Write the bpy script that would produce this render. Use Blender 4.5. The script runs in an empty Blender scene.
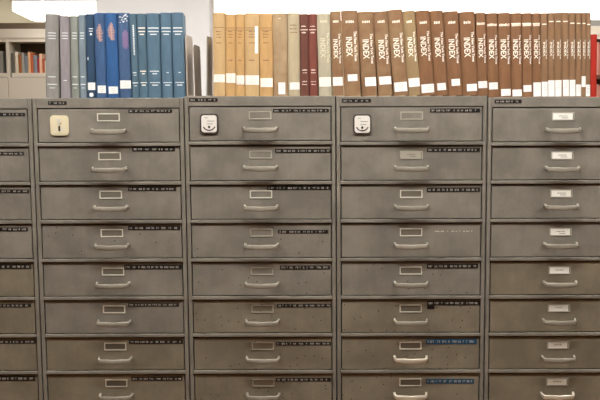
EXPO = 0.0
GLOW = 3.0
FRONT_Y, FRONT_E, MID_E, BACK_E = -.78, 45.0, 27.0, 20.0
import bpy, bmesh, math, random
from mathutils import Vector, Matrix
random.seed(7)
S = bpy.context.scene
COL = S.collection
W = 0.47

# ---------------------------------------------------------------- materials
def new_mat(name):
    m = bpy.data.materials.new(name); m.use_nodes = True
    nt = m.node_tree; b = nt.nodes['Principled BSDF']
    return m, nt, b
def lin(c):
    return tuple(((v/255)/12.92 if v/255 <= .04045 else ((v/255+.055)/1.055)**2.4) for v in c) + (1,)
def simple(name, rgb, rough=.6, metal=0, emit=0, coat=0):
    m, nt, b = new_mat(name)
    b.inputs['Base Color'].default_value = lin(rgb)
    b.inputs['Roughness'].default_value = rough
    b.inputs['Metallic'].default_value = metal
    if emit:
        b.inputs['Emission Color'].default_value = lin(rgb)
        b.inputs['Emission Strength'].default_value = emit
    return m
def noise(nt, scale, detail=4, vec=None, rough=.6):
    n = nt.nodes.new('ShaderNodeTexNoise'); n.inputs['Scale'].default_value = scale
    n.inputs['Detail'].default_value = detail; n.inputs['Roughness'].default_value = rough
    if vec is not None: nt.links.new(vec, n.inputs['Vector'])
    return n
def coords(nt, scale=(1,1,1), kind='Object', rand=False):
    tc = nt.nodes.new('ShaderNodeTexCoord'); mp = nt.nodes.new('ShaderNodeMapping')
    mp.inputs['Scale'].default_value = scale
    nt.links.new(tc.outputs[kind], mp.inputs['Vector'])
    if rand:
        oi = nt.nodes.new('ShaderNodeObjectInfo'); mu = nt.nodes.new('ShaderNodeMath'); mu.operation = 'MULTIPLY'
        mu.inputs[1].default_value = 37
        nt.links.new(oi.outputs['Random'], mu.inputs[0])
        cx = nt.nodes.new('ShaderNodeCombineXYZ')
        for k in range(3): nt.links.new(mu.outputs[0], cx.inputs[k])
        nt.links.new(cx.outputs[0], mp.inputs['Location'])
    return mp.outputs['Vector']
def ramp(nt, fac, stops):
    r = nt.nodes.new('ShaderNodeValToRGB'); e = r.color_ramp.elements
    while len(e) < len(stops): e.new(.5)
    for k, (p, c) in enumerate(stops):
        e[k].position = p; e[k].color = c
    nt.links.new(fac, r.inputs['Fac']); return r
def mix(nt, fac, a, b, mode='MIX'):
    n = nt.nodes.new('ShaderNodeMix'); n.data_type = 'RGBA'; n.blend_type = mode
    if isinstance(fac, (int, float)): n.inputs[0].default_value = fac
    else: nt.links.new(fac, n.inputs[0])
    for sock, v in ((6, a), (7, b)):
        if isinstance(v, tuple): n.inputs[sock].default_value = v
        else: nt.links.new(v, n.inputs[sock])
    return n.outputs[2]
def bump(nt, b, h, strength, dist=.001):
    n = nt.nodes.new('ShaderNodeBump'); n.inputs['Strength'].default_value = strength
    n.inputs['Distance'].default_value = dist
    nt.links.new(h, n.inputs['Height']); nt.links.new(n.outputs[0], b.inputs['Normal'])

def paint(name, c1, c2, chips=0.0):
    """aged grey office enamel: soft mottling, faint vertical wipe marks, optional dark chips"""
    m, nt, b = new_mat(name)
    v = coords(nt, kind='Object', rand=True)
    n1 = noise(nt, 9, 5, v); n2 = noise(nt, 260, 3, v)
    v2 = coords(nt, (30, 30, 3), rand=True); n3 = noise(nt, 2.2, 4, v2)
    r1 = ramp(nt, n1.outputs['Fac'], [(.36, lin(c1)), (.64, lin(c2))])
    r3 = ramp(nt, n3.outputs['Fac'], [(.3, (.95,.95,.95,1)), (.7, (1.03,1.03,1.03,1))])
    c = mix(nt, 1.0, r1.outputs[0], r3.outputs[0], 'MULTIPLY')
    r2 = ramp(nt, n2.outputs['Fac'], [(.3, (.93,.93,.93,1)), (.7, (1.04,1.04,1.04,1))])
    c = mix(nt, 1.0, c, r2.outputs[0], 'MULTIPLY')
    if chips:
        vo = nt.nodes.new('ShaderNodeTexVoronoi'); vo.inputs['Scale'].default_value = 38
        vo.inputs['Randomness'].default_value = 1
        vo.voronoi_dimensions = '2D'
        sx = nt.nodes.new('ShaderNodeSeparateXYZ'); nt.links.new(coords(nt, (1, 1, 1), rand=True), sx.inputs[0])
        cb = nt.nodes.new('ShaderNodeCombineXYZ'); nt.links.new(sx.outputs[0], cb.inputs[0]); nt.links.new(sx.outputs[2], cb.inputs[1])
        nt.links.new(cb.outputs[0], vo.inputs['Vector'])
        wn = nt.nodes.new('ShaderNodeMath'); wn.operation = 'LESS_THAN'; wn.inputs[1].default_value = .075
        nt.links.new(vo.outputs['Distance'], wn.inputs[0])
        sp = nt.nodes.new('ShaderNodeSeparateColor'); nt.links.new(vo.outputs['Color'], sp.inputs[0])
        lt = nt.nodes.new('ShaderNodeMath'); lt.operation = 'LESS_THAN'; lt.inputs[1].default_value = chips
        nt.links.new(sp.outputs[0], lt.inputs[0])
        mu = nt.nodes.new('ShaderNodeMath'); mu.operation = 'MULTIPLY'
        nt.links.new(wn.outputs[0], mu.inputs[0]); nt.links.new(lt.outputs[0], mu.inputs[1])
        c = mix(nt, mu.outputs[0], c, lin((52, 36, 26)))
    nt.links.new(c, b.inputs['Base Color'])
    rr = ramp(nt, n1.outputs['Fac'], [(.3, (.50,)*3+(1,)), (.7, (.64,)*3+(1,))])
    nt.links.new(rr.outputs[0], b.inputs['Roughness'])
    b.inputs['Specular IOR Level'].default_value = .45
    bump(nt, b, n2.outputs['Fac'], .12, .0006)
    return m
G1, G2 = (121, 115, 105), (142, 135, 124)
P_body = paint('cabinet_enamel', G1, G2)
P_drawer = paint('drawer_enamel', G1, G2)
P_chipped = paint('chipped_drawer_enamel', G1, G2, .18)
P_bounce = paint('bounce_brown_enamel', (119, 109, 92), (139, 129, 110))  # browner copy for lower drawers: warm floor bounce put into the colour
P_bounce_chip = paint('bounce_brown_chipped_enamel', (120, 110, 94), (140, 130, 112), .30)  # chipped enamel with the same floor bounce painted in
M_handle = paint('handle_enamel', (142, 135, 122), (158, 150, 136))
M_worn = simple('worn_bare_metal', (222, 213, 196), .35, .35)
M_frame = simple('holder_bright_rim', (226, 221, 206), .4, .1)
M_frame2 = simple('holder_painted_rim', (176, 169, 154), .5)
M_holder_in = simple('holder_inner', (116, 109, 96), .6)
M_black = simple('black_tape', (22, 19, 18), .35)
M_blue = simple('blue_tape', (30, 73, 100), .35)
M_emb = simple('embossed_white', (184, 177, 168), .6)
M_residue = simple('glue_residue', (226, 218, 202), .8)
M_card = simple('white_card', (250, 246, 236), .8)
M_print = simple('grey_print', (92, 86, 80), .8)
M_bezel = simple('dark_bezel', (66, 60, 52), .5, 0)
M_plate = simple('ivory_plate', (236, 230, 222), .45)
M_plate_y = simple('yellowed_plate', (232, 220, 186), .45)
M_dark = simple('keyhole_dark', (50, 44, 38), .5)
M_tray = simple('dark_interior', (60, 56, 50), .7)

def cloth(name, c, mottling=.1, alt=None):
    m, nt, b = new_mat(name)
    v = coords(nt, (1, 1, .25), rand=True); n = noise(nt, 60, 5, v)
    v1 = coords(nt, rand=True); n1 = noise(nt, 900, 2, v1); n4 = noise(nt, 14, 3, v1)
    base = lin(c); lo = tuple(x*(1-mottling*1.6) for x in base[:3])+(1,); hi = tuple(min(1, x*(1+mottling)) for x in base[:3])+(1,)
    r = ramp(nt, n.outputs['Fac'], [(.3, lo), (.7, hi)])
    c0 = r.outputs[0]
    if alt:
        r4 = ramp(nt, n4.outputs['Fac'], [(.42, (0,0,0,1)), (.62, (1,1,1,1))])
        c0 = mix(nt, r4.outputs[0], c0, lin(alt))
    nt.links.new(c0, b.inputs['Base Color'])
    b.inputs['Roughness'].default_value = .62
    bump(nt, b, n1.outputs['Fac'], .25, .0004)
    return m
M_pages = cloth('page_edges', (214, 200, 170), .08)
M_sticker = simple('sticker_paper', (252, 250, 246), .75)
M_white_tape = simple('white_tape', (252, 246, 236), .7)
M_gilt = simple('gilt_lettering', (252, 243, 226), .6)
M_silver = simple('pale_lettering', (226, 232, 232), .6)
M_darkink = simple('dark_spine_ink', (112, 80, 46), .7)
M_peach = simple('peach_stamp', (190, 152, 142), .7)
M_rose = simple('rose_stamp', (128, 108, 148), .7)
M_greeninks = simple('pale_green_ink', (222, 216, 186), .7)

# ---------------------------------------------------------------- geometry helpers
def add_box(bm, x0, x1, y0, y1, z0, z1, mi=0):
    vs = [bm.verts.new(p) for p in ((x0,y0,z0),(x1,y0,z0),(x1,y1,z0),(x0,y1,z0),(x0,y0,z1),(x1,y0,z1),(x1,y1,z1),(x0,y1,z1))]
    for q in ((0,3,2,1),(4,5,6,7),(0,1,5,4),(1,2,6,5),(2,3,7,6),(3,0,4,7)):
        f = bm.faces.new([vs[k] for k in q]); f.material_index = mi
def add_prism(bm, pts, y0, y1, mi=0):
    """pts counter-clockwise in x,z seen from the front (-y)"""
    a = [bm.verts.new((x, y0, z)) for x, z in pts]; b = [bm.verts.new((x, y1, z)) for x, z in pts]
    n = len(pts)
    f = bm.faces.new(a); f.material_index = mi
    f = bm.faces.new(b[::-1]); f.material_index = mi
    for k in range(n):
        f = bm.faces.new((a[k], b[k], b[(k+1) % n], a[(k+1) % n])); f.material_index = mi
def rounded(x0, x1, z0, z1, r, n=6):
    pts = []
    for cx, cz, a0 in ((x1-r, z0+r, -90), (x1-r, z1-r, 0), (x0+r, z1-r, 90), (x0+r, z0+r, 180)):
        for k in range(n+1):
            a = math.radians(a0+90*k/n); pts.append((cx+r*math.cos(a), cz+r*math.sin(a)))
    return pts
def build(name, bm, mats, parent=None, loc=(0,0,0), bevel=0, seg=2, smooth=False):
    me = bpy.data.meshes.new(name); bmesh.ops.recalc_face_normals(bm, faces=bm.faces[:])
    bm.to_mesh(me); bm.free()
    for m in (mats if isinstance(mats, (list, tuple)) else [mats]): me.materials.append(m)
    if smooth:
        for p in me.polygons: p.use_smooth = True
    o = bpy.data.objects.new(name, me); COL.objects.link(o); o.location = loc
    if parent: o.parent = parent
    if bevel:
        md = o.modifiers.new('bevel', 'BEVEL'); md.width = bevel; md.segments = seg; md.limit_method = 'ANGLE'
        md.angle_limit = math.radians(50)
    return o
def thing(name, label, cat, loc=(0,0,0), group=None):
    o = bpy.data.objects.new(name, None); COL.objects.link(o); o.location = loc; o.empty_display_size = .05
    o['label'] = label; o['category'] = cat
    if group: o['group'] = group
    return o
def tag(o, label, cat, group=None):
    o['label'] = label; o['category'] = cat
    if group: o['group'] = group
    return o
def struct(o): o['kind'] = 'structure'; return o

# ---------------------------------------------------------------- room
def wall_material(name, rgb):
    m, nt, b = new_mat(name)
    n = noise(nt, 3, 4, coords(nt)); base = lin(rgb)
    r = ramp(nt, n.outputs['Fac'], [(.3, tuple(x*.94 for x in base[:3])+(1,)), (.7, base)])
    nt.links.new(r.outputs[0], b.inputs['Base Color']); b.inputs['Roughness'].default_value = .8
    return m
M_wall = wall_material('beige_wall_paint', (196, 184, 156))
M_wall2 = wall_material('tan_wall_paint', (138, 118, 92))
M_ceil = wall_material('white_ceiling_tile', (224, 220, 210))
M_floor = wall_material('brown_carpet', (128, 90, 54))
M_pillar = wall_material('white_pillar_paint', (242, 243, 245))
RX0, RX1, RY0, RY1, RH = -5.0, 7.5, -5.2, 8.3, 2.75
def slab(name, a, m):
    bm = bmesh.new(); add_box(bm, *a); return struct(build(name, bm, m))
slab('floor', (RX0, RX1, RY0, RY1, -.1, 0), M_floor)
slab('ceiling', (RX0, RX1, RY0, RY1, RH, RH+.1), M_ceil)
slab('wall_rear', (RX0, RX1, RY1, RY1+.1, 0, RH), M_wall)
slab('wall_front', (RX0, RX1, RY0-.1, RY0, 0, RH), M_wall2)
slab('wall_left', (RX0-.1, RX0, RY0, RY1, 0, RH), M_wall2)
slab('wall_right', (RX1, RX1+.1, RY0, RY1, 0, RH), M_wall2)
bm = bmesh.new(); add_prism(bm, [(-.634, 0), (.104, 0), (.104, RH), (-.634, RH)], 3.2, 3.4)
tag(build('support_pillar', bm, M_pillar, bevel=.01), 'broad white square pillar rising behind the blue books', 'pillar')

# ---------------------------------------------------------------- ceiling troffers
M_diff = simple('troffer_diffuser', (255, 246, 230), .5, emit=1)
def troffer(x, y, lx, ly, strength, label):
    t = thing('ceiling_light', label, 'ceiling light', (x, y, RH), 'ceiling lights of the library')
    bm = bmesh.new()
    for a in ((-lx/2, lx/2, -ly/2, -ly/2+.02), (-lx/2, lx/2, ly/2-.02, ly/2), (-lx/2, -lx/2+.02, -ly/2+.02, ly/2-.02), (lx/2-.02, lx/2, -ly/2+.02, ly/2-.02)):
        add_box(bm, *a, -.03, 0)
    build('frame', bm, M_plate, t)
    key = 'troffer_light_%g' % strength
    m = bpy.data.materials.get(key) or simple(key, (253, 252, 247), .5, emit=strength)
    bm = bmesh.new(); add_box(bm, -lx/2+.021, lx/2-.021, -ly/2+.021, ly/2-.021, -.022, -.001)
    build('diffuser', bm, m, t)
# ---------------------------------------------------------------- filing cabinets
TOPZ = [1.4355, 1.4355, 1.4405, 1.439, 1.435]          # top of each cabinet
FIRST = [1.404, 1.405, 1.4095, 1.4075, 1.404]          # upper edge of the top drawer opening
R0 = [1.2916, 1.2921, 1.2955, 1.293, 1.290]
RAILS = [None, 1.1712, 1.0500, .9275, .8060, .6856, .5655, .4452, .3250, .2050, .0850]
DEPTH = .62
ST = .0130                                             # stile width
def tape_mesh(w, h, mats_from=0, seed=0, residue=False):
    """strip of embossing tape, x 0..w, z 0..-h, front at y=-0.0005, with raised white characters"""
    rnd = random.Random(seed); bm = bmesh.new()
    if not residue: add_prism(bm, rounded(0, w, -h, 0, .0012, 2), -.0007, .0, 0)
    x = .005; ch = h*.44; zc = -h/2
    while x < w-.008:
        for _ in range(rnd.choice((1, 2, 2, 3))):
            if x > w-.007: break
            cw = rnd.choice((.0026, .0032, .0036)); k = rnd.random()
            z0, z1 = zc-ch/2, zc+ch/2; s = .0011; y0, y1 = -.0011, -.0004
            if residue:
                add_box(bm, x, x+cw*1.5, -.0004, 0, zc-.0012+rnd.uniform(-.0008,.0008), zc+.0014, 1); x += cw*1.7; continue
            add_box(bm, x, x+s, y0, y1, z0, z1, 1)
            if k < .75: add_box(bm, x+s, x+cw, y0, y1, z1-s, z1, 1)
            if k > .25: add_box(bm, x+s, x+cw, y0, y1, z0, z0+s, 1)
            if .2 < k < .8: add_box(bm, x+cw-s, x+cw, y0, y1, z0+s, z1-s, 1)
            elif k > .8: add_box(bm, x+s, x+cw, y0, y1, zc-s/2, zc+s/2, 1)
            x += cw+.0013
        x += rnd.choice((.004, .006, .009))
    return bm
def handle_mesh():
    half = [(-.0510, .001, .0052), (-.0506, -.008, .0044), (-.0492, -.018, .0026), (-.0445, -.0262, .0006), (-.020, -.0290, 0)]
    path = [Vector(p) for p in half] + [Vector((0, -.0305, -.0012))] + [Vector((-x, y, z)) for x, y, z in half[::-1]]
    wd = [.0052, .0050, .0052, .0068, .0078, .0080]; wd = wd + wd[:-1][::-1]
    bm = bmesh.new(); rings = []; n = 12
    for i, p in enumerate(path):
        t = (path[min(i+1, len(path)-1)]-path[max(i-1, 0)]).normalized()
        up = Vector((0, 0, 1)); side = t.cross(up).normalized(); up2 = side.cross(t).normalized()
        ring = []
        for k in range(n):
            a = 2*math.pi*k/n; c, s = math.cos(a), math.sin(a)
            cc = math.copysign(abs(c)**.45, c); ss = math.copysign(abs(s)**.45, s)
            ring.append(bm.verts.new(p+up2*wd[i]*ss+side*.0036*cc))
        rings.append(ring)
    for a, b in zip(rings, rings[1:]):
        for k in range(n): bm.faces.new((a[k], a[(k+1) % n], b[(k+1) % n], b[k]))
    bm.faces.new(rings[0][::-1]); bm.faces.new(rings[-1])
    for s in (-1, 1): add_box(bm, s*.0510-.0035, s*.0510+.0035, -.0014, .001, .0005, .0098)
    return bm
hb = handle_mesh(); HANDLE = bpy.data.meshes.new('handle'); bmesh.ops.recalc_face_normals(hb, faces=hb.faces[:]); hb.to_mesh(HANDLE); hb.free()
for p_ in HANDLE.polygons: p_.use_smooth = True
HANDLE.materials.append(M_handle)
HWORN = HANDLE.copy(); HWORN.materials[0] = M_worn
def holder_bm(card, w=.0705, h=.0255):
    bm = bmesh.new(); t = .0036
    for a in ((-w/2, w/2, -t, 0), (-w/2, w/2, -h, -h+t), (-w/2, -w/2+t, -h+t, -t), (w/2-t, w/2, -h+t, -t)):
        add_box(bm, a[0], a[1], -.0015, .0008, a[2], a[3], 0)
    if not card: add_box(bm, -w/2+t, w/2-t, -.0006, .0008, -h+t, -t, 1)
    return bm
# tapes: (x from the cabinet's left edge, width, top below the drawer top, height, kind)
TAPES = {
 0: [(.289,.158,.0115,.009),(.290,.149,.0145,.010),(.291,.159,.012,.010),(.292,.150,.010,.0115),(.287,.160,.005,.0135),(.281,.161,.010,.0105),(.282,.171,.007,.0105),(.277,.169,.005,.0135)],
 1: [(.297,.136,.003,.0096),(.306,.133,.0015,.0115),(.290,.150,.005,.0114),(.2865,.163,.0065,.0120),(.2704,.183,.008,.0130),(.280,.161,.009,.0102),(.2795,.171,.008,.0115),(.283,.163,.009,.0110)],
 2: [(.2755,.173,.007,.0097),(.2804,.174,.0115,.0114),(.254,.200,.003,.0116),(.287,.157,.021,.0100),(.292,.158,.0115,.0115),(.281,.171,.013,.0102),(.277,.175,.016,.0103),(.2756,.176,.0135,.0104)],
 3: [(.2918,.155,.005,.0112),(.283,.165,.0075,.0114),(.284,.166,.0095,.0130),(.304,.132,.021,.0100),(.2857,.161,.008,.0130),(.2865,.168,.005,.0130),(.284,.1625,.008,.0151),(.285,.154,.0185,.0136)],
}
CAB_LABEL = [
 'grey steel drawer cabinet cut off by the left edge of the photo',
 'grey steel drawer cabinet under the blue books with a yellowed lock plate',
 'grey steel drawer cabinet under the tan and maroon books with ivory lock plate',
 'grey steel drawer cabinet with two blue label tapes on its lowest visible drawers',
 'grey steel drawer cabinet at far right with white cards in its label holders']
def lock(parent, kind, cx, zc):
    bm = bmesh.new(); w, h = .0285, .0310
    add_prism(bm, rounded(-w, w, -h, h, .011), -.004, .001, 0)
    add_prism(bm, rounded(-w+.0045, w-.0045, -h+.0045, h-.0045, .009), -.0052, -.0035, 1)
    if kind == 'y':
        add_prism(bm, rounded(-.006, .006, .006, .022, .005), -.0085, -.005, 3)
        add_prism(bm, rounded(-.0028, .0028, -.018, -.001, .0026), -.0062, -.005, 2)
        for x in (-.014, -.009, .009, .014): add_box(bm, x-.0012, x+.0012, -.0056, -.005, -.019, -.008, 3)
        add_box(bm, -.018, .018, -.0056, -.005, -.0035, -.0022, 3)
    else:
        add_box(bm, -.006, .017, -.0056, -.005, .0075, .0089, 3); add_box(bm, -.006, .012, -.0056, -.005, -.001, .0003, 3)
        add_box(bm, -.014, -.004, -.0056, -.005, .018, .0192, 3)
        add_prism(bm, rounded(-.0034, .0030, -.014, -.006, .003), -.0062, -.005, 2)
        n = 12
        for k in range(n):
            a0, a1 = (math.radians(205+130*q/n) for q in (k, k+1)); ro, ri = .0215, .0180; cz = -.0005
            add_prism(bm, [(ri*math.cos(a0), cz+ri*math.sin(a0)), (ro*math.cos(a0), cz+ro*math.sin(a0)), (ro*math.cos(a1), cz+ro*math.sin(a1)), (ri*math.cos(a1), cz+ri*math.sin(a1))], -.0058, -.005, 2)
    o = build('lock_plate', bm, [M_bezel if kind != 'y' else M_plate_y, M_plate if kind != 'y' else M_plate_y, M_dark, M_print if kind != 'y' else M_residue], parent, (cx, 0, zc), bevel=.0006)
    o['label'] = 'yellowed lock plate' if kind == 'y' else 'ivory lock plate in a dark bezel'
for k in range(5):
    x0 = (k-1)*W; top = TOPZ[k]
    cab = thing('drawer_cabinet', CAB_LABEL[k], 'filing cabinet', (x0+W/2, 0, 0), 'row of steel drawer cabinets')
    hw = W/2-.0019
    bm = bmesh.new()
    for s in (-1, 1):
        a, b = (-hw, -hw+ST-.0014) if s < 0 else (hw-ST+.0014, hw)
        add_box(bm, a, b, -.0015, DEPTH, 0, top)
    rails = [R0[k]]+RAILS[1:]; iw = hw-ST+.0014
    add_box(bm, -iw, iw, -.0015, .03, FIRST[k], top)              # header
    add_box(bm, -iw, iw, .03, DEPTH, top-.012, top)               # top panel
    for z in rails: add_box(bm, -iw, iw, -.0040, .02, z-.0052, z+.0052)
    add_box(bm, -iw, iw, .02, .03, 0, .08); add_box(bm, -iw, iw, DEPTH-.01, DEPTH, 0, top-.012)
    build('body', bm, P_body, cab, bevel=.0016)
    if k:                                                         # small tape on the header
        tx, tw, tz = {1: (.050, .058, 1.4265), 2: (.0165, .0885, 1.4350), 3: (.0195, .0895, 1.4310), 4: (.0215, .0830, 1.4275)}[k]
        bm = tape_mesh(tw, .0112, seed=90+k)
        build('header_tape', bm, [M_black, M_emb], cab, (tx-W/2, -.0015, tz))
    for r in range(11):
        zt = (FIRST[k] if r == 0 else rails[r-1]-.0052)-.0030; zb = rails[r]+.0052+.0026
        dw = iw-.0032; h = zt-zb
        if k in (2, 3) and r >= 4: mat = P_bounce_chip if r >= 5 else P_chipped
        elif k == 1 and r >= 6 or k == 4 and r >= 4: mat = P_bounce
        elif k == 0 and r >= 4: mat = P_bounce
        elif k in (1, 2) and r == 3: mat = P_chipped
        else: mat = P_drawer
        bm = bmesh.new(); add_box(bm, -dw, dw, 0, .012, -h, 0, 0)
        add_box(bm, -dw+.01, -dw+.013, .012, .55, -h+.006, -.02, 1); add_box(bm, dw-.013, dw-.01, .012, .55, -h+.006, -.02, 1)
        add_box(bm, -dw+.013, dw-.013, .012, .55, -h+.006, -h+.009, 1); add_box(bm, -dw+.013, dw-.013, .547, .55, -h+.009, -.02, 1)
        d = build('drawer', bm, [mat, M_tray], cab, (0, .0008, zt), bevel=.0012)
        # handle
        worn = (k == 3 and r >= 6) or (k == 4 and r == 7)
        ho = bpy.data.objects.new('handle', HWORN if worn else HANDLE); COL.objects.link(ho); ho.parent = d
        ho.location = (.0, 0, -.0700)
        if worn: ho['label'] = 'handle worn to bright metal'
        # label holder
        bright = k == 1 or (k == 3 and 1 < r) or (k == 2 and r in (2,))
        hz = -.0128 if r == 0 else -.0150
        build('label_holder', holder_bm(k == 4), [M_frame if bright else M_frame2, M_holder_in if not (k==2 or (k==3 and r==0)) else mat], d, (0, 0, hz), bevel=.0005)
        if k == 4 or (k == 3 and r == 1):
            bm = bmesh.new(); cw, chh = (.0305, .0098)
            add_box(bm, -cw, cw, -.0012, -.0002, -chh, chh, 0)
            rnd = random.Random(300+r); x = -.012
            while x < .012:
                q = rnd.uniform(.003, .007); add_box(bm, x, min(x+q, .014), -.0015, -.0011, .0005, .0022, 1); x += q+.0015
            if r < 4: add_box(bm, -.004, .016, -.0015, -.0011, -.0052, -.0038, 1)
            build('label_card', bm, [M_card if k == 4 else M_frame2, M_print], d, (-.001, -.0006, hz-.01275))
        if k < 4 and r < 8:
            tx, tw, tz, th = TAPES[k][r]; th *= 1.12
            res = (k == 3 and r == 3); blue = (k == 3 and r >= 6)
            bm = tape_mesh(tw, th, seed=k*20+r, residue=res)
            if k == 3 and r == 5: add_prism(bm, rounded(.001, .024, -.0265, -.0150, .002, 2), -.0006, 0, 0)
            o = build('label_tape', bm, [M_blue if blue else M_black, M_residue if res else M_emb], d, (tx-W/2, 0, -max(tz-.0016, .0004)))
            if blue: o['label'] = 'blue embossed label tape'
            if res: o['label'] = 'whitish glue residue of a missing tape'
        if r == 0 and k in (1, 2, 3):
            cx = {1: .083, 2: .0773, 3: .0820}[k]-W/2
            lock(d, 'y' if k == 1 else 'i', cx, {1: 1.3520, 2: 1.3558, 3: 1.3530}[k]-zt)
# faint maker's marks and dents are left in the paint
# ---------------------------------------------------------------- books on the cabinets
BY = .018
TXT = {}
def text_mesh(s, bold=.0):
    """unit-square outline of a word: list of (u, v) verts and faces"""
    if (s, bold) in TXT: return TXT[(s, bold)]
    cu = bpy.data.curves.new('word', 'FONT'); cu.body = s; cu.resolution_u = 3; cu.offset = bold; cu.fill_mode = 'FRONT'
    cu.dimensions = '2D'
    ob = bpy.data.objects.new('word', cu); COL.objects.link(ob)
    bpy.context.view_layer.update()
    me = bpy.data.meshes.new_from_object(ob.evaluated_get(bpy.context.evaluated_depsgraph_get()))
    vs = [(v.co.x, v.co.y) for v in me.vertices]; fs = [tuple(p.vertices) for p in me.polygons]
    bpy.data.objects.remove(ob); bpy.data.curves.remove(cu); bpy.data.meshes.remove(me)
    x0, x1 = min(v[0] for v in vs), max(v[0] for v in vs); y0, y1 = min(v[1] for v in vs), max(v[1] for v in vs)
    vs = [((x-x0)/(x1-x0), (y-y0)/(y1-y0)) for x, y in vs]
    TXT[(s, bold)] = (vs, fs); return TXT[(s, bold)]
def spine_y(x, w): return min(.0065, w*.18)*min(1, abs(2*x/w))**2.6
def skin(bm, x0, x1, z0, z1, w, lift=.0004, mi=0, n=6):
    """thin patch that follows the rounded spine"""
    th = lift+.0002
    fr = []; bk = []
    for k in range(n+1):
        x = x0+(x1-x0)*k/n; y = spine_y(x, w)
        fr.append((bm.verts.new((x, y-th, z0)), bm.verts.new((x, y-th, z1)))); bk.append((bm.verts.new((x, y+.0002, z0)), bm.verts.new((x, y+.0002, z1))))
    for k in range(n):
        a, b, c, d = fr[k], fr[k+1], bk[k], bk[k+1]
        for q in ((a[0], b[0], b[1], a[1]), (c[0], c[1], d[1], d[0]), (a[1], b[1], d[1], c[1]), (a[0], c[0], d[0], b[0])):
            bm.faces.new(q).material_index = mi
    bm.faces.new((fr[0][0], fr[0][1], bk[0][1], bk[0][0])).material_index = mi
    bm.faces.new((fr[n][0], bk[n][0], bk[n][1], fr[n][1])).material_index = mi
def word_down(bm, s, xc, zt, length, height, w, bold=0, mi=0):
    vs, fs = text_mesh(s, bold); o = []
    for u, v in vs:
        x = xc+(v-.5)*height; o.append(bm.verts.new((x, 0, zt-u*length)))
    for f in fs:
        try: bm.faces.new([o[k] for k in f]).material_index = mi
        except ValueError: pass
def finish_words(bm, w):
    # cut the lettering into strips so that it can follow the rounded spine
    for k in range(-7, 8):
        g = bm.verts[:]+bm.edges[:]+bm.faces[:]
        bmesh.ops.bisect_plane(bm, geom=g, plane_co=(k*w/16, 0, 0), plane_no=(1, 0, 0))
    for v in bm.verts: v.co.y = spine_y(v.co.x, w)-.0005
def cover_bm(w, h, d, t=.0025, mi=0):
    n = 10; out = []; hw = w/2
    for k in range(n+1):
        x = -hw+w*k/n; out.append((x, spine_y(x, w)))
    out += [(hw, d)]; inn = [(hw-t, d)]
    ins = []
    for k in range(n+1):
        x = (hw-t)*(1-2*k/n); ins.append((x, spine_y(x, w)+t+.001))
    inn += ins + [(-hw+t, d)]
    poly = out+inn+[(-hw, d)]
    bm = bmesh.new()
    a = [bm.verts.new((x, y, 0)) for x, y in poly]; b = [bm.verts.new((x, y, h)) for x, y in poly]
    bm.faces.new(a[::-1]); bm.faces.new(b)
    m = len(poly)
    for k in range(m): bm.faces.new((a[k], a[(k+1) % m], b[(k+1) % m], b[k]))
    bmesh.ops.triangulate(bm, faces=[f for f in bm.faces if len(f.verts) > 4])
    return bm
M_print_soft = simple('faint_print', (176, 168, 166), .8)
def hash_(s): return sum(ord(c)*(i*31+7) for i, c in enumerate(s))
def zpx(y): return (96.3-y)*.00314
C = dict(
 g1=cloth('grey_cloth', (142,138,134)), g2=cloth('lilac_grey_cloth', (146,138,142)), g3=cloth('green_grey_cloth', (134,136,130)), g4=cloth('blue_grey_cloth', (120,134,144)),
 b5=cloth('ink_blue_cloth', (40,68,96)), b6=cloth('mid_blue_cloth', (58,90,132)), b7=cloth('bright_blue_cloth', (42,90,144)), b8=cloth('slate_blue_cloth', (66,94,132)),
 b9=cloth('teal_cloth', (78,106,124)), b11=cloth('steel_blue_cloth', (84,112,133)),
 y=cloth('tan_cloth', (202,168,120), .07), y2=cloth('ochre_tan_cloth', (199,158,104), .07), t6=cloth('brown_tan_cloth', (176,150,116), .08, (160,130,98)),
 t7=cloth('khaki_cloth', (186,170,140), .08), m8=cloth('maroon_cloth', (106,60,48)), m9=cloth('red_maroon_cloth', (124,64,52)),
 s10=cloth('sage_cloth', (186,176,152), .08), i=cloth('brown_buckram', (133,93,61), .10), ip=cloth('faded_brown_buckram', (138,102,71), .12, (150,118,84)),
 io=cloth('olive_brown_buckram', (156,130,92), .1), it=cloth('light_brown_buckram', (140,105,74), .08), r=cloth('red_cloth', (172,30,6), .06))
def lines(bm, w, spec, mi=0):
    for y0, y1, f0, f1 in spec: skin(bm, (f0-.5)*w, (f1-.5)*w, zpx(y1), zpx(y0), w, .0003, mi)
def letters(bm, w, y0, y1, f0, f1, seed, mi=0):
    """row of tiny upright strokes, as of a worn printed number"""
    r = random.Random(seed); x = f0
    while x < f1-.04:
        q = r.uniform(.05, .1); skin(bm, (x-.5)*w, (min(x+q, f1)-.5)*w, zpx(y1), zpx(y0)-r.uniform(0, .002), w, .0003, mi, 1); x += q+.035
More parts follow.
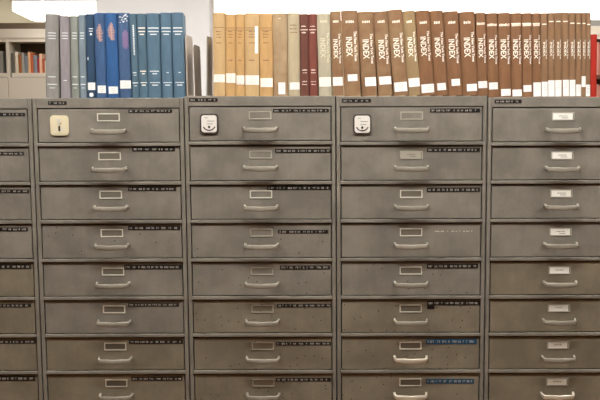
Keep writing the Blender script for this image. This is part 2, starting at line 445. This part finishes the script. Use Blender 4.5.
RAW = '''('g1',0.0581,0.0414,1.42,0.2584,1),
('g2',0.0998,0.0312,1.04,0.2522,1),
('g3',0.1295,0.0249,1.01,0.2521,1),
('g4',0.1545,0.0218,0.70,0.2557,1),
('b5',0.1800,0.0255,0.31,0.2581,1),
('b6',0.2117,0.0328,-0.17,0.2610,1),
('b7',0.2481,0.0374,-0.18,0.2609,1),
('b8',0.2870,0.0360,-0.36,0.2608,1),
('b9',0.3182,0.0218,-0.79,0.2583,1),
('b10',0.3433,0.0266,-0.60,0.2583,1),
('b11',0.3776,0.0410,-0.15,0.2597,1),
('b12',0.4170,0.0343,-0.12,0.2611,1),
('b13',0.4546,0.0356,-0.60,0.2616,1),
('y1',0.5770,0.0379,0.68,0.2557,2),
('y2',0.6127,0.0306,0.63,0.2504,2),
('y3',0.6424,0.0269,0.64,0.2518,2),
('y4',0.6795,0.0444,0.53,0.2542,2),
('y5',0.7242,0.0405,0.12,0.2528,2),
('t6',0.7688,0.0446,-0.18,0.2539,2),
('t7',0.8107,0.0367,-0.16,0.2544,2),
('m8',0.8438,0.0265,-0.38,0.2513,2),
('m9',0.8714,0.0254,-0.62,0.2513,2),
('s10',0.9075,0.0413,-1.29,0.2518,2),
('i1',0.9480,0.0340,-1.95,0.2592,3),
('i2',0.9923,0.0515,-2.21,0.2622,3),
('i3',1.0452,0.0483,-2.86,0.2590,3),
('i4',1.0950,0.0447,-3.67,0.2598,3),
('i5',1.1435,0.0455,-4.40,0.2648,3),
('i6',1.1865,0.0372,-4.62,0.2611,3),
('i7',1.2273,0.0429,-4.33,0.2616,3),
('i8',1.2701,0.0406,-4.19,0.2615,3),
('i9',1.3132,0.0446,-3.83,0.2592,3),
('i10',1.3597,0.0482,-3.24,0.2576,3),
('i11',1.3991,0.0308,-2.59,0.2550,3),
('i12',1.4321,0.0344,-2.25,0.2577,4),
('i13',1.4693,0.0378,-2.19,0.2582,4),
('i14',1.5056,0.0333,-1.96,0.2575,4),
('i15',1.5389,0.0305,-2.03,0.2574,4),
('i16',1.5680,0.0256,-1.95,0.2574,4),
('i17',1.5912,0.0200,-1.73,0.2573,4),
('i18',1.6121,0.0208,-1.53,0.2579,4),
('i19',1.6339,0.0208,-1.57,0.2584,4),
('i20',1.6564,0.0217,-1.76,0.2590,4),
('i21',1.6778,0.0195,-1.67,0.2583,4),
('i22',1.6964,0.0169,-1.47,0.2582,4),
('i23',1.7117,0.0133,-1.12,0.2582,4),
('i24',1.7256,0.0138,-0.98,0.2582,4),
('r25',1.7432,0.0189,-1.09,0.1921,4),'''
rows_ = []
for l in RAW.strip().split('\n'): rows_.append(list(eval(l.rstrip(','))))
# neighbours may not touch: shave the width where their edges would meet
for it in range(6):
    for a, b in zip(rows_, rows_[1:]):
        if b[1]-a[1] > .1: continue
        for zz in (0, .19 if b[0] == 'r25' else .25):
            ea = a[1]+a[2]/2+math.sin(math.radians(a[3]))*zz; eb = b[1]-b[2]/2+math.sin(math.radians(b[3]))*zz
            g = eb-ea
            if g < .0006: a[2] -= (.0007-g)*.55; b[2] -= (.0007-g)*.55
STK = dict(b5=[(81,88.3,.08,.98)], b6=[(84,91.3,.15,.9)], b7=[(85,92,.12,.88)], b8=[(79,87,.02,.98)],
 y1=[(75,82.7,.04,.96)], y2=[(74,83.3,.04,.98)], y3=[(76,85,.04,.98)], y4=[(76,85.3,.04,.98)], y5=[(78.7,87.5,.04,.98)],
 t6=[(83,94.6,.34,.82)], t7=[(83,90,.12,.96)], s10=[(78,87.3,.05,.96)], i1=[(78,86.5,.04,.96)], i2=[(75,81.7,.25,.84)], i3=[(78,86.8,.25,.98)],
 i4=[(77.3,85.2,.12,.98)], i5=[(83,92.3,.08,.96)], i6=[(79,87.5,.06,.98)], i7=[(85,93.5,.06,.98)], i8=[(84,91,.2,.86)], i9=[(80,86.7,.26,.86)],
 i10=[(85,92,.28,.95)], i11=[(82,88.8,.04,.96)], i12=[(82,88.8,.1,.9)], i13=[(88.5,95.2,.14,.94)], i14=[(89,95.6,.06,.94)], i15=[(84.7,91.2,.06,.86)],
 i16=[(82,95.8,.04,.96)], i17=[(81.3,95.8,.04,.96)], i18=[(80,95.8,.02,.98)], i19=[(79.8,95.8,.02,.98)], i20=[(79.5,95.6,.1,.98)], i21=[(79.5,95.6,.04,.96)],
 i22=[(84,95.6,.04,.96)], i23=[(76,86.5,.02,.98)], i24=[(84.3,95.6,.02,.96)])
LAB = dict(
 g1='thick grey cloth volume at the left end of the book row', g2='lilac grey volume, second from left in the book row',
 g3='greenish grey volume, third from left in the book row', g4='narrow blue grey volume beside the first dark blue book',
 b5='dark ink blue volume with white sticker next to the grey books', b6='mid blue volume with tall peach stamp, left of the brightest blue one',
 b7='brightest blue volume with tall peach stamp and low white sticker', b8='blue volume with white scribbled top and rose stamp',
 b9='narrow teal volume with a vertical white line of lettering', b10='narrow teal volume just right of the one with vertical lettering',
 b11='widest teal blue volume in the group of blue books', b12='teal blue volume, second from the right of the blue books', b13='teal blue volume at the right end of the blue books, beside the bookends',
 y1='tan volume at the left end of the tan books, against a grey bookend', y2='tan volume, second of the tan books from left', y3='narrowest tan volume, third of the tan books from left',
 y4='wide tan volume with a white vertical tag on its spine', y5='tan volume just right of the one with a vertical tag',
 t6='plain brownish tan volume with a small tall sticker at its foot', t7='khaki grey volume left of the two maroon ones',
 m8='dark maroon volume, left of the maroon pair', m9='reddish maroon volume, right of the maroon pair', s10='pale sage volume between the maroon pair and the brown volumes',
 r25='short red volume at the right end of the book row')
ordn = ['first','second','third','fourth','fifth','sixth','seventh','eighth','ninth','tenth','eleventh','twelfth','thirteenth','fourteenth','fifteenth','sixteenth']
extra = dict(i1='narrow brown index volume leaning on the pale sage one, first of the brown run', i2='wide brown index volume with small centred sticker, second of the brown run',
 i5='tallest brown index volume, faded, fifth of the brown run from left', i6='olive brown index volume, sixth of the brown run from left',
 i16='brown index volume with the first full width tall white sticker, sixteenth of the brown run',
 i17='slim brown volume right of the sixteenth index volume, eighth from the red book', i18='slim brown volume with tall white sticker, seventh left of the red book', i19='slim brown volume with tall white sticker, sixth left of the red book',
 i20='slim brown volume with tall sticker, fifth left of the red book', i21='slim brown volume with tall sticker, fourth left of the red book', i22='slim brown volume, third left of the red book',
 i23='very slim brown volume with raised white sticker, second left of the red book', i24='very slim brown volume touching the red book')
for n in [r[0] for r in rows_]:
    if n[0] == 'i' and n not in extra:
        k = int(n[1:]); extra[n] = 'brown index volume with white call number sticker, %s of the brown run from left' % ordn[k-1]
LAB.update(extra)
def build_lettering(bm, mi, t):
    # one part per printed group (title at the top, numbers at the foot)
    fz = sorted((f.calc_center_median().z, f.index) for f in (bm.faces.index_update() or bm.faces))
    groups = []; last = None
    for z, k in fz:
        if last is None or z-last > .019: groups.append(set())
        groups[-1].add(k); last = z
    for g in groups:
        b2 = bm.copy(); b2.faces.ensure_lookup_table()
        bmesh.ops.delete(b2, geom=[f for f in b2.faces if f.index not in g], context='FACES')
        build('spine_lettering', b2, mi, t)
    bm.free()
def make_book(n, cx, w, lean, h, cab):
    grp = {'g':'grey volumes on the cabinets','b':'blue volumes on the cabinets','y':'tan volumes on the cabinets','i':'brown index volumes on the cabinets','m':'maroon volumes on the cabinets'}.get(n[0])
    zt = TOPZ[cab]
    if n == 'i1': zt = max(TOPZ[2], TOPZ[3])
    if n == 'i11': zt = TOPZ[3]
    t = thing('bound_volume', LAB[n], 'book', (cx, BY, zt+.0003+abs(math.sin(math.radians(lean)))*w/2), grp)
    t.rotation_euler = (0, math.radians(lean), math.radians(6.5 if n[0] in 'gb' else 0))
    d = {'r': .16, 'g': .17, 'b': .17}.get(n[0], .185)
    if n == 'b13': d = .14
    if n[0] in 'gb': w *= .992
    key = {'b10':'b9','b12':'b11','b13':'b11','y1':'y','y2':'y2','y3':'y2','y4':'y','y5':'y2','r25':'r'}.get(n)
    if n[0] == 'i':
        k = int(n[1:]); key = 'ip' if k in (1, 2, 3, 4, 5) else 'io' if k == 6 else 'it' if k >= 17 else 'i'
    m = C[key or n]
    build('cover', cover_bm(w, h, d), m, t, bevel=.0009)
    bm = bmesh.new(); hw = w/2-.0027
    if hw > .002:
        add_box(bm, -hw, hw, min(.0065, w*.18)+.0045, d-.004, .004, h-.004); build('page_block', bm, M_pages, t)
    bm = bmesh.new(); mi = M_silver; used = True
    f = n[0]; k = int(n[1:]); sd = hash_(n)
    if f == 'g':
        lines(bm, w, [(32.2,33.0,.22,.8),(35,35.7,.2,.8),(37.6,38.3,.25,.78)])
        if k != 2: lines(bm, w, [(75,75.8,.2,.75),(82.3,83.2,.15,.85),(86,86.6,.3,.7)])
        else: lines(bm, w, [(78.6,79.3,.3,.65)])
    elif n == 'b5': lines(bm, w, [(28,28.8,.4,.9),(30.4,31.2,.4,.85),(32.8,34.8,.5,.75),(56,59,.1,.25)])
    elif n in ('b6', 'b7'):
        mi = M_peach
        o_ = 0 if k == 6 else -1.2
        lines(bm, w, [(24+q*1.45+o_, 24.9+q*1.45+o_, (.42,.38,.3,.26,.2,.2,.22,.26,.22,.28,.4,.44)[q], (.6,.66,.66,.7,.74,.78,.8,.72,.76,.72,.76,.74)[q]) for q in range(12)]+[(26+o_,40+o_,.44,.56)])
    elif n == 'b8':
        mi = [M_silver, M_rose]
        r = random.Random(3)
        for q in range(16):
            y = r.uniform(14, 23); x = r.uniform(.12, .8); skin(bm, (x-.5)*w, (x+r.uniform(.05,.18)-.5)*w, zpx(y+.9), zpx(y), w, .0003, 0, 2)
        lines(bm, w, [(32,46.5,.38,.85),(30,48,.5,.75)], 1)
    elif n == 'b9':
        word = 26
        r = random.Random(5); y = 25.
        while y < 54: q = r.uniform(.7, 1.6); lines(bm, w, [(y, y+q, .42, .62)]); y += q+.45
        lines(bm, w, [(71,72,.2,.7),(73.5,74.2,.3,.7),(81,82,.1,.9),(84,84.7,.3,.7)])
    elif f == 'b':
        lines(bm, w, [(27.4,28.5,.1,.9),(30.8,31.8,.1,.9),(33.6,34.6,.25,.75)])
        if k < 12: lines(bm, w, [(69.6,70.5,.15,.85),(72,73,.35,.7)])
        else: lines(bm, w, [(71,71.8,.45,.65)])
        lines(bm, w, [(80.8,81.6,.15,.9),(83.2,84.2,.3,.75)])
        if k == 10: mi = M_gilt
    elif f == 'y':
        mi = [M_darkink, M_white_tape]
        for y in ((29.5,31.6) if k > 1 else (29,)): lines(bm, w, [(y, y+.45, .06, .94)])
        for y in (32.6,35.2,38,43.6): letters(bm, w, y, y+1.1, .3, .74, sd+int(y))
        if k > 1: letters(bm, w, 60.5, 61.7, .3, .7, sd)
    elif f == 't':
        mi = M_darkink if k == 7 else M_gilt
        if k == 7:
            for y in (26.5,30,33.5): letters(bm, w, y, y+1.1, .2, .8, sd+int(y))
        else: letters(bm, w, 20, 21, .4, .6, 3)
    elif f == 'm':
        mi = M_gilt
        lines(bm, w, [(31.4,32,.05,.95)]); letters(bm, w, 27.6, 28.7, .2, .8, sd); letters(bm, w, 33.6, 35, .25, .75, sd+1)
        letters(bm, w, 70, 71.5, .25, .8, sd+2); letters(bm, w, 73, 74, .25, .8, sd+3); letters(bm, w, 81.5, 82.6, .2, .8, sd+4); letters(bm, w, 84.4, 85.4, .2, .8, sd+5)
    elif f == 's' or f == 'i':
        mi = M_gilt if f == 'i' else M_greeninks
        kk = 0 if f == 's' else k; sb = bmesh.new()
        if f == 's' or kk <= 10:
            by = 22.3 if kk < 7 else 23.3
            letters(bm, w, by, by+2.6, .26, .76, sd)
            y0 = {0:40,1:41,2:38.5,3:41,4:41.5,5:40,6:39,7:38.5,8:39.5,9:41,10:39.5}[kk]
            hgt = min(.019, .40*w)
            word_down(sb, 'INDEX', -.08*w, zpx(y0), .0595, hgt, w, .02)
            word_down(sb, 'The New York Times', .30*w, zpx(y0-5.5), .092, .18*w, w, .03); finish_words(sb, w); build('spine_title', sb, mi, t)
        elif kk <= 16:
            by = {11:24.3,12:24.3,13:24.4,14:24,15:24,16:24}[kk]
            if kk < 14: letters(bm, w, by, by+2.6, .1, .95, sd)
            else: lines(bm, w, [(by, by+.8, .04, .96)]); letters(bm, w, by+.5, by+3, .1, .95, sd)
            word_down(sb, 'INDEX', -.10*w, zpx(40), .0595, .44*w, w, .02)
            word_down(sb, 'The New York Times', .32*w, zpx(35.5), .090, .20*w, w, .03); finish_words(sb, w); build('spine_title', sb, mi, t)
        else:
            by = {17:24.6,18:22,19:22,20:22,21:23.7,22:23.9,23:23.9,24:24.9}[kk]
            lines(bm, w, [(by, by+1.1, .18, .86)])
            word_down(sb, 'INDEX', -.04*w, zpx(42.5), .044, .34*w, w, .02)
            word_down(sb, 'The New York Times', .33*w, zpx(40), .060, .22*w, w, .03); finish_words(sb, w); build('spine_title', sb, mi, t)
    else: used = False
    if f == 'y' and k == 4:
        bt = bmesh.new(); skin(bt, .215*w, .42*w, zpx(54.5), zpx(28), w, .0005, 0, 3); o = build('spine_tag', bt, M_white_tape, t); o['label'] = 'white vertical tag'
    if used: build_lettering(bm, mi, t)
    else: bm.free()
    for y0, y1, f0, f1 in STK.get(n, []):
        bm = bmesh.new(); skin(bm, (f0-.5)*w, (f1-.5)*w, zpx(y1), zpx(y0), w, .0005, 0, 6)
        r = random.Random(sd+9); yy = y0+1.6
        while yy < min(y1-1.2, y0+7.5):
            a = f0+(f1-f0)*r.uniform(.2, .4); b = f0+(f1-f0)*r.uniform(.6, .82)
            skin(bm, (a-.5)*w, (b-.5)*w, zpx(yy+.5), zpx(yy), w, .0008, 1, 2); yy += 1.9
        if n == 'b5': add_prism(bm, rounded(-.006, .006, zpx(95), zpx(91), .005), -.0008, .003, 0)
        build('call_number_sticker', bm, [M_white_tape if n[0] in 'ys' else M_sticker, M_print_soft], t)
M_print_soft = simple('faint_print', (214, 208, 206), .8)
def hash_(s): return sum(ord(c)*(i*31+7) for i, c in enumerate(s))
for r_ in rows_: make_book(*r_)

# ---------------------------------------------------------------- bookends
M_be = simple('grey_bookend_steel', (196, 194, 190), .5, 0); M_be2 = simple('taupe_bookend_steel', (200, 186, 172), .5, 0); M_be3 = simple('brown_bookend_steel', (112, 94, 74), .5, 0)
def bookend(x, y0, d, h, lean, m, zt, foot, label):
    """upright steel plate standing perpendicular to the cabinet fronts, with a short foot to its right"""
    bm = bmesh.new(); r = .018; pts = [(y0, 0), (y0+d, 0)]
    for cy, a0 in ((y0+d-r, 0), (y0+r, 90)):
        for k in range(7):
            a = math.radians(a0+90*k/6); pts.append((cy+r*math.cos(a), h-r+r*math.sin(a)))
    t = .0016; n = len(pts); sl = math.tan(math.radians(lean))
    A = [bm.verts.new((z*sl, y, z)) for y, z in pts]; B = [bm.verts.new((z*sl+t, y, z)) for y, z in pts]
    bm.faces.new(A); bm.faces.new(B[::-1])
    for k in range(n): bm.faces.new((A[k], B[k], B[(k+1) % n], A[(k+1) % n]))
    add_box(bm, t, t+foot, y0+.01, y0+d-.01, 0, .0013)
    tag(build('bookend', bm, m, None, (x, 0, zt+.0005), bevel=.0003), label, 'bookend', 'steel bookends on the cabinets')
bookend(.4760, .022, .13, .190, -.4, M_be2, TOPZ[2], .020, 'taupe steel bookend pressed against the blue books')
bookend(.5010, .022, .13, .160, -.8, M_be3, TOPZ[2], .020, 'shorter dark brown steel bookend standing in the gap')
bookend(.5355, .022, .13, .187, 1.3, M_be, TOPZ[2], .013, 'grey steel bookend left of the first tan volume')

# ---------------------------------------------------------------- rear bookcases
M_case = simple('cream_laminate', (224, 216, 200), .6); M_case_dark = simple('dark_cornice', (112, 96, 78), .6); M_brownshelf = simple('brown_shelf_board', (112, 76, 52), .6)
M_caseback = simple('case_back', (96, 80, 62), .8); M_greycap = simple('grey_cornice', (150, 148, 142), .6)
def bookcase(label, x0, x1, divs, y0, shelves, top, cap, capm, boardm, doors):
    t = thing('bookcase', label, 'bookcase', ((x0+x1)/2, y0, 0), 'bookcases along the rear wall'); c = (x0+x1)/2
    bm = bmesh.new()
    for x in [x0+.0165]+divs+[x1-.0165]: add_box(bm, x-c-.0165, x-c+.0165, 0, .36, 0, top-.137)
    add_box(bm, x0-c, x1-c, 0, .36, top-.137, top); add_box(bm, x0-c, x1-c, -.012, 0, top-.095, top)
    build('carcass', bm, M_case, t)
    bm = bmesh.new(); add_box(bm, x0-c, x1-c, .36, .37, 0, top); build('back_panel', bm, M_caseback, t)
    bm = bmesh.new(); add_box(bm, x0-c, x1-c, .04, .36, top, top+cap); build('cornice', bm, capm, t)
    ed = [x0]+divs+[x1]
    for a, b in zip(ed, ed[1:]):
        for z in shelves:
            bm = bmesh.new(); add_box(bm, a-c+.034, b-c-.034 if b == x1 else b-c-.017, .004, .36, z-.042, z); build('shelf', bm, boardm, t)
        if doors:
            m = (a+b)/2
            bm = bmesh.new(); add_box(bm, a-c+.004, b-c-.004, -.018, -.001, .08, doors); build('door', bm, M_case, t, bevel=.003)
bookcase('cream bookcase at far left behind the grey books', -4.445, -.845, [-3.545, -2.6435, -1.745], 7.2, [1.728], 2.194, .066, M_case_dark, M_case, 1.680)
bookcase('cream bookcase with brown shelves at far right, behind the red volume', 2.70, 5.4, [3.59-.55, 4.49], 7.2, [.55, .95, 1.30, 1.690], 2.209, .085, M_greycap, M_brownshelf, 0)
def far_book(x, w, h, z, m, lab, lean=0, y=7.23):
    bm = cover_bm(w*.96, h, .2, .003); me_m = [m, M_pages]
    add_box(bm, -w/2*.96+.0035, w/2*.96-.0035, .012, .19, .003, h-.006, 1)
    o = build('shelved_book', bm, me_m, None, (x, y, z+.0005)); tag(o, lab, 'book', 'books on the rear bookcases')
def fm(n, c): return simple('far_'+n, c, .7)
FB = [(.058,.235,fm('grey',(150,146,138)),'grey'),(.038,.215,fm('darkgrey',(96,92,84)),'dark grey'),(.044,.225,fm('cream',(226,216,194)),'cream'),(.040,.195,fm('rust',(164,98,52)),'rust brown'),
 (.034,.215,fm('silver',(170,168,160)),'silver grey'),(.044,.180,fm('slate',(128,136,142)),'slate grey'),(.034,.225,fm('peach',(232,184,140)),'peach'),(.032,.210,fm('orange',(196,96,50)),'orange'),
 (.050,.190,fm('steel',(136,140,150)),'steel grey'),(.026,.160,fm('crimson',(168,54,58)),'crimson'),(.036,.205,fm('pink',(236,190,160)),'pale pink'),(.030,.15,fm('brick',(176,86,50)),'brick red'),(.030,.13,fm('ivory',(232,222,200)),'ivory')]
x = -2.620
where = 'small {} book on the far left bookcase shelf, {}'
pos = ['next to the upright divider','second from the divider','third from the divider','fourth from the divider','fifth from the divider','sixth from the divider','seventh from the divider','eighth from the divider','ninth from the divider','tenth from the divider','eleventh from the divider','almost behind the thick grey volume','half hidden by the thick grey volume']
order = [1,2,3,4,5,6,7,8,9,10,11,12]
x = -2.615
for q, k in enumerate(order):
    w, h, m, cn = FB[k]; w *= .84
    far_book(x+w/2, w, h, 1.728, m, where.format(cn, pos[q])); x += w+.001
far_book(-2.735, .058, .235, 1.728, FB[0][2], 'small grey book at the left edge, left of the bookcase divider')
PK = fm('salmon', (226, 170, 156)); PK2 = fm('dusty_pink', (216, 150, 134))
for q in range(3): far_book(3.56+q*.042-.0, .04, .30+.02*(q % 2), 1.690, FB[(0, 2, 5)[q]][2], 'small %s book left of the salmon pink one on the far right bookcase' % FB[(0, 2, 5)[q]][3])
far_book(3.690, .05, .35, 1.690, PK, 'salmon pink book on the far right bookcase, upper shelf')
far_book(3.742, .05, .33, 1.690, PK2, 'dusty pink book at the right edge, upper shelf of the far bookcase')
far_book(3.694, .05, .29, 1.30, PK, 'salmon pink book on the far right bookcase, lower shelf')
far_book(3.746, .05, .28, 1.30, PK2, 'dusty pink book at the right edge, lower shelf of the far bookcase')

# ---------------------------------------------------------------- long hanging luminaire
t = thing('hanging_light', 'long glowing white light box hanging behind the books', 'light', (0, 6.8, 0))
M_glow = simple('luminaire_diffuser', (255, 252, 246), .5, emit=GLOW)
bm = bmesh.new(); add_prism(bm, [(-2.247, 2.254), (3.82, 2.258), (3.82, 2.447), (-2.434, 2.447), (-2.438, 2.346)], 0, .22); build('diffuser', bm, M_glow, t, bevel=.006)
bm = bmesh.new(); add_box(bm, -2.40, 3.80, .02, .20, 2.4475, 2.53); build('housing', bm, simple('dark_housing', (88, 86, 84), .5, .3), t)
for x in (-2.126, .9, 3.3):
    bm = bmesh.new(); add_box(bm, x-.012, x+.012, .0, .018, 2.448, RH-.001); build('hanger', bm, M_plate, t)
for x in (-.7, 1.0, 2.7): troffer(x, FRONT_Y, 1.2, .3, FRONT_E, 'recessed ceiling light in front of the cabinets')
for x in (-1.6, 1.0, 3.6): troffer(x, 1.7, 1.2, .6, MID_E, 'recessed ceiling light behind the cabinets')
for x in (-2.0, 1.6, 4.4): troffer(x, 5.2, 1.2, .6, BACK_E, 'recessed ceiling light near the rear bookcases')
for x in (-3.0, 1.0, 4.6): troffer(x, 7.75, 1.2, .3, 12.0, 'narrow added light brightening the rear wall')  # extra unseen row, added to lift the wall and bookcase tops
# ---------------------------------------------------------------- camera and view
cam = bpy.data.cameras.new('camera'); co = bpy.data.objects.new('camera', cam); COL.objects.link(co)
cam.sensor_width = 36; cam.lens = 930/600*36; cam.shift_x = -45.456/600; cam.clip_end = 60
yaw, pitch, roll = .00106, .10699, -.00277
cy, sy, cp, sp = math.cos(yaw), math.sin(yaw), math.cos(pitch), math.sin(pitch)
fw = Vector((sy*cp, cy*cp, -sp)); rt = Vector((cy, -sy, 0)); up = rt.cross(fw)
r2 = math.cos(roll)*rt+math.sin(roll)*up; u2 = -math.sin(roll)*rt+math.cos(roll)*up
M = Matrix((r2, u2, -fw)).transposed().to_4x4(); M.translation = Vector((.96605, -2.8941, .1355+1.292))
co.matrix_world = M
S.camera = co
w = bpy.data.worlds.new('world'); S.world = w; w.use_nodes = True
w.node_tree.nodes['Background'].inputs[0].default_value = (.9, .9, .9, 1)
w.node_tree.nodes['Background'].inputs[1].default_value = .05
S.view_settings.view_transform = 'Standard'; S.view_settings.look = 'None'
S.view_settings.gamma = 1; S.view_settings.use_curve_mapping = False
S.view_settings.exposure = EXPO
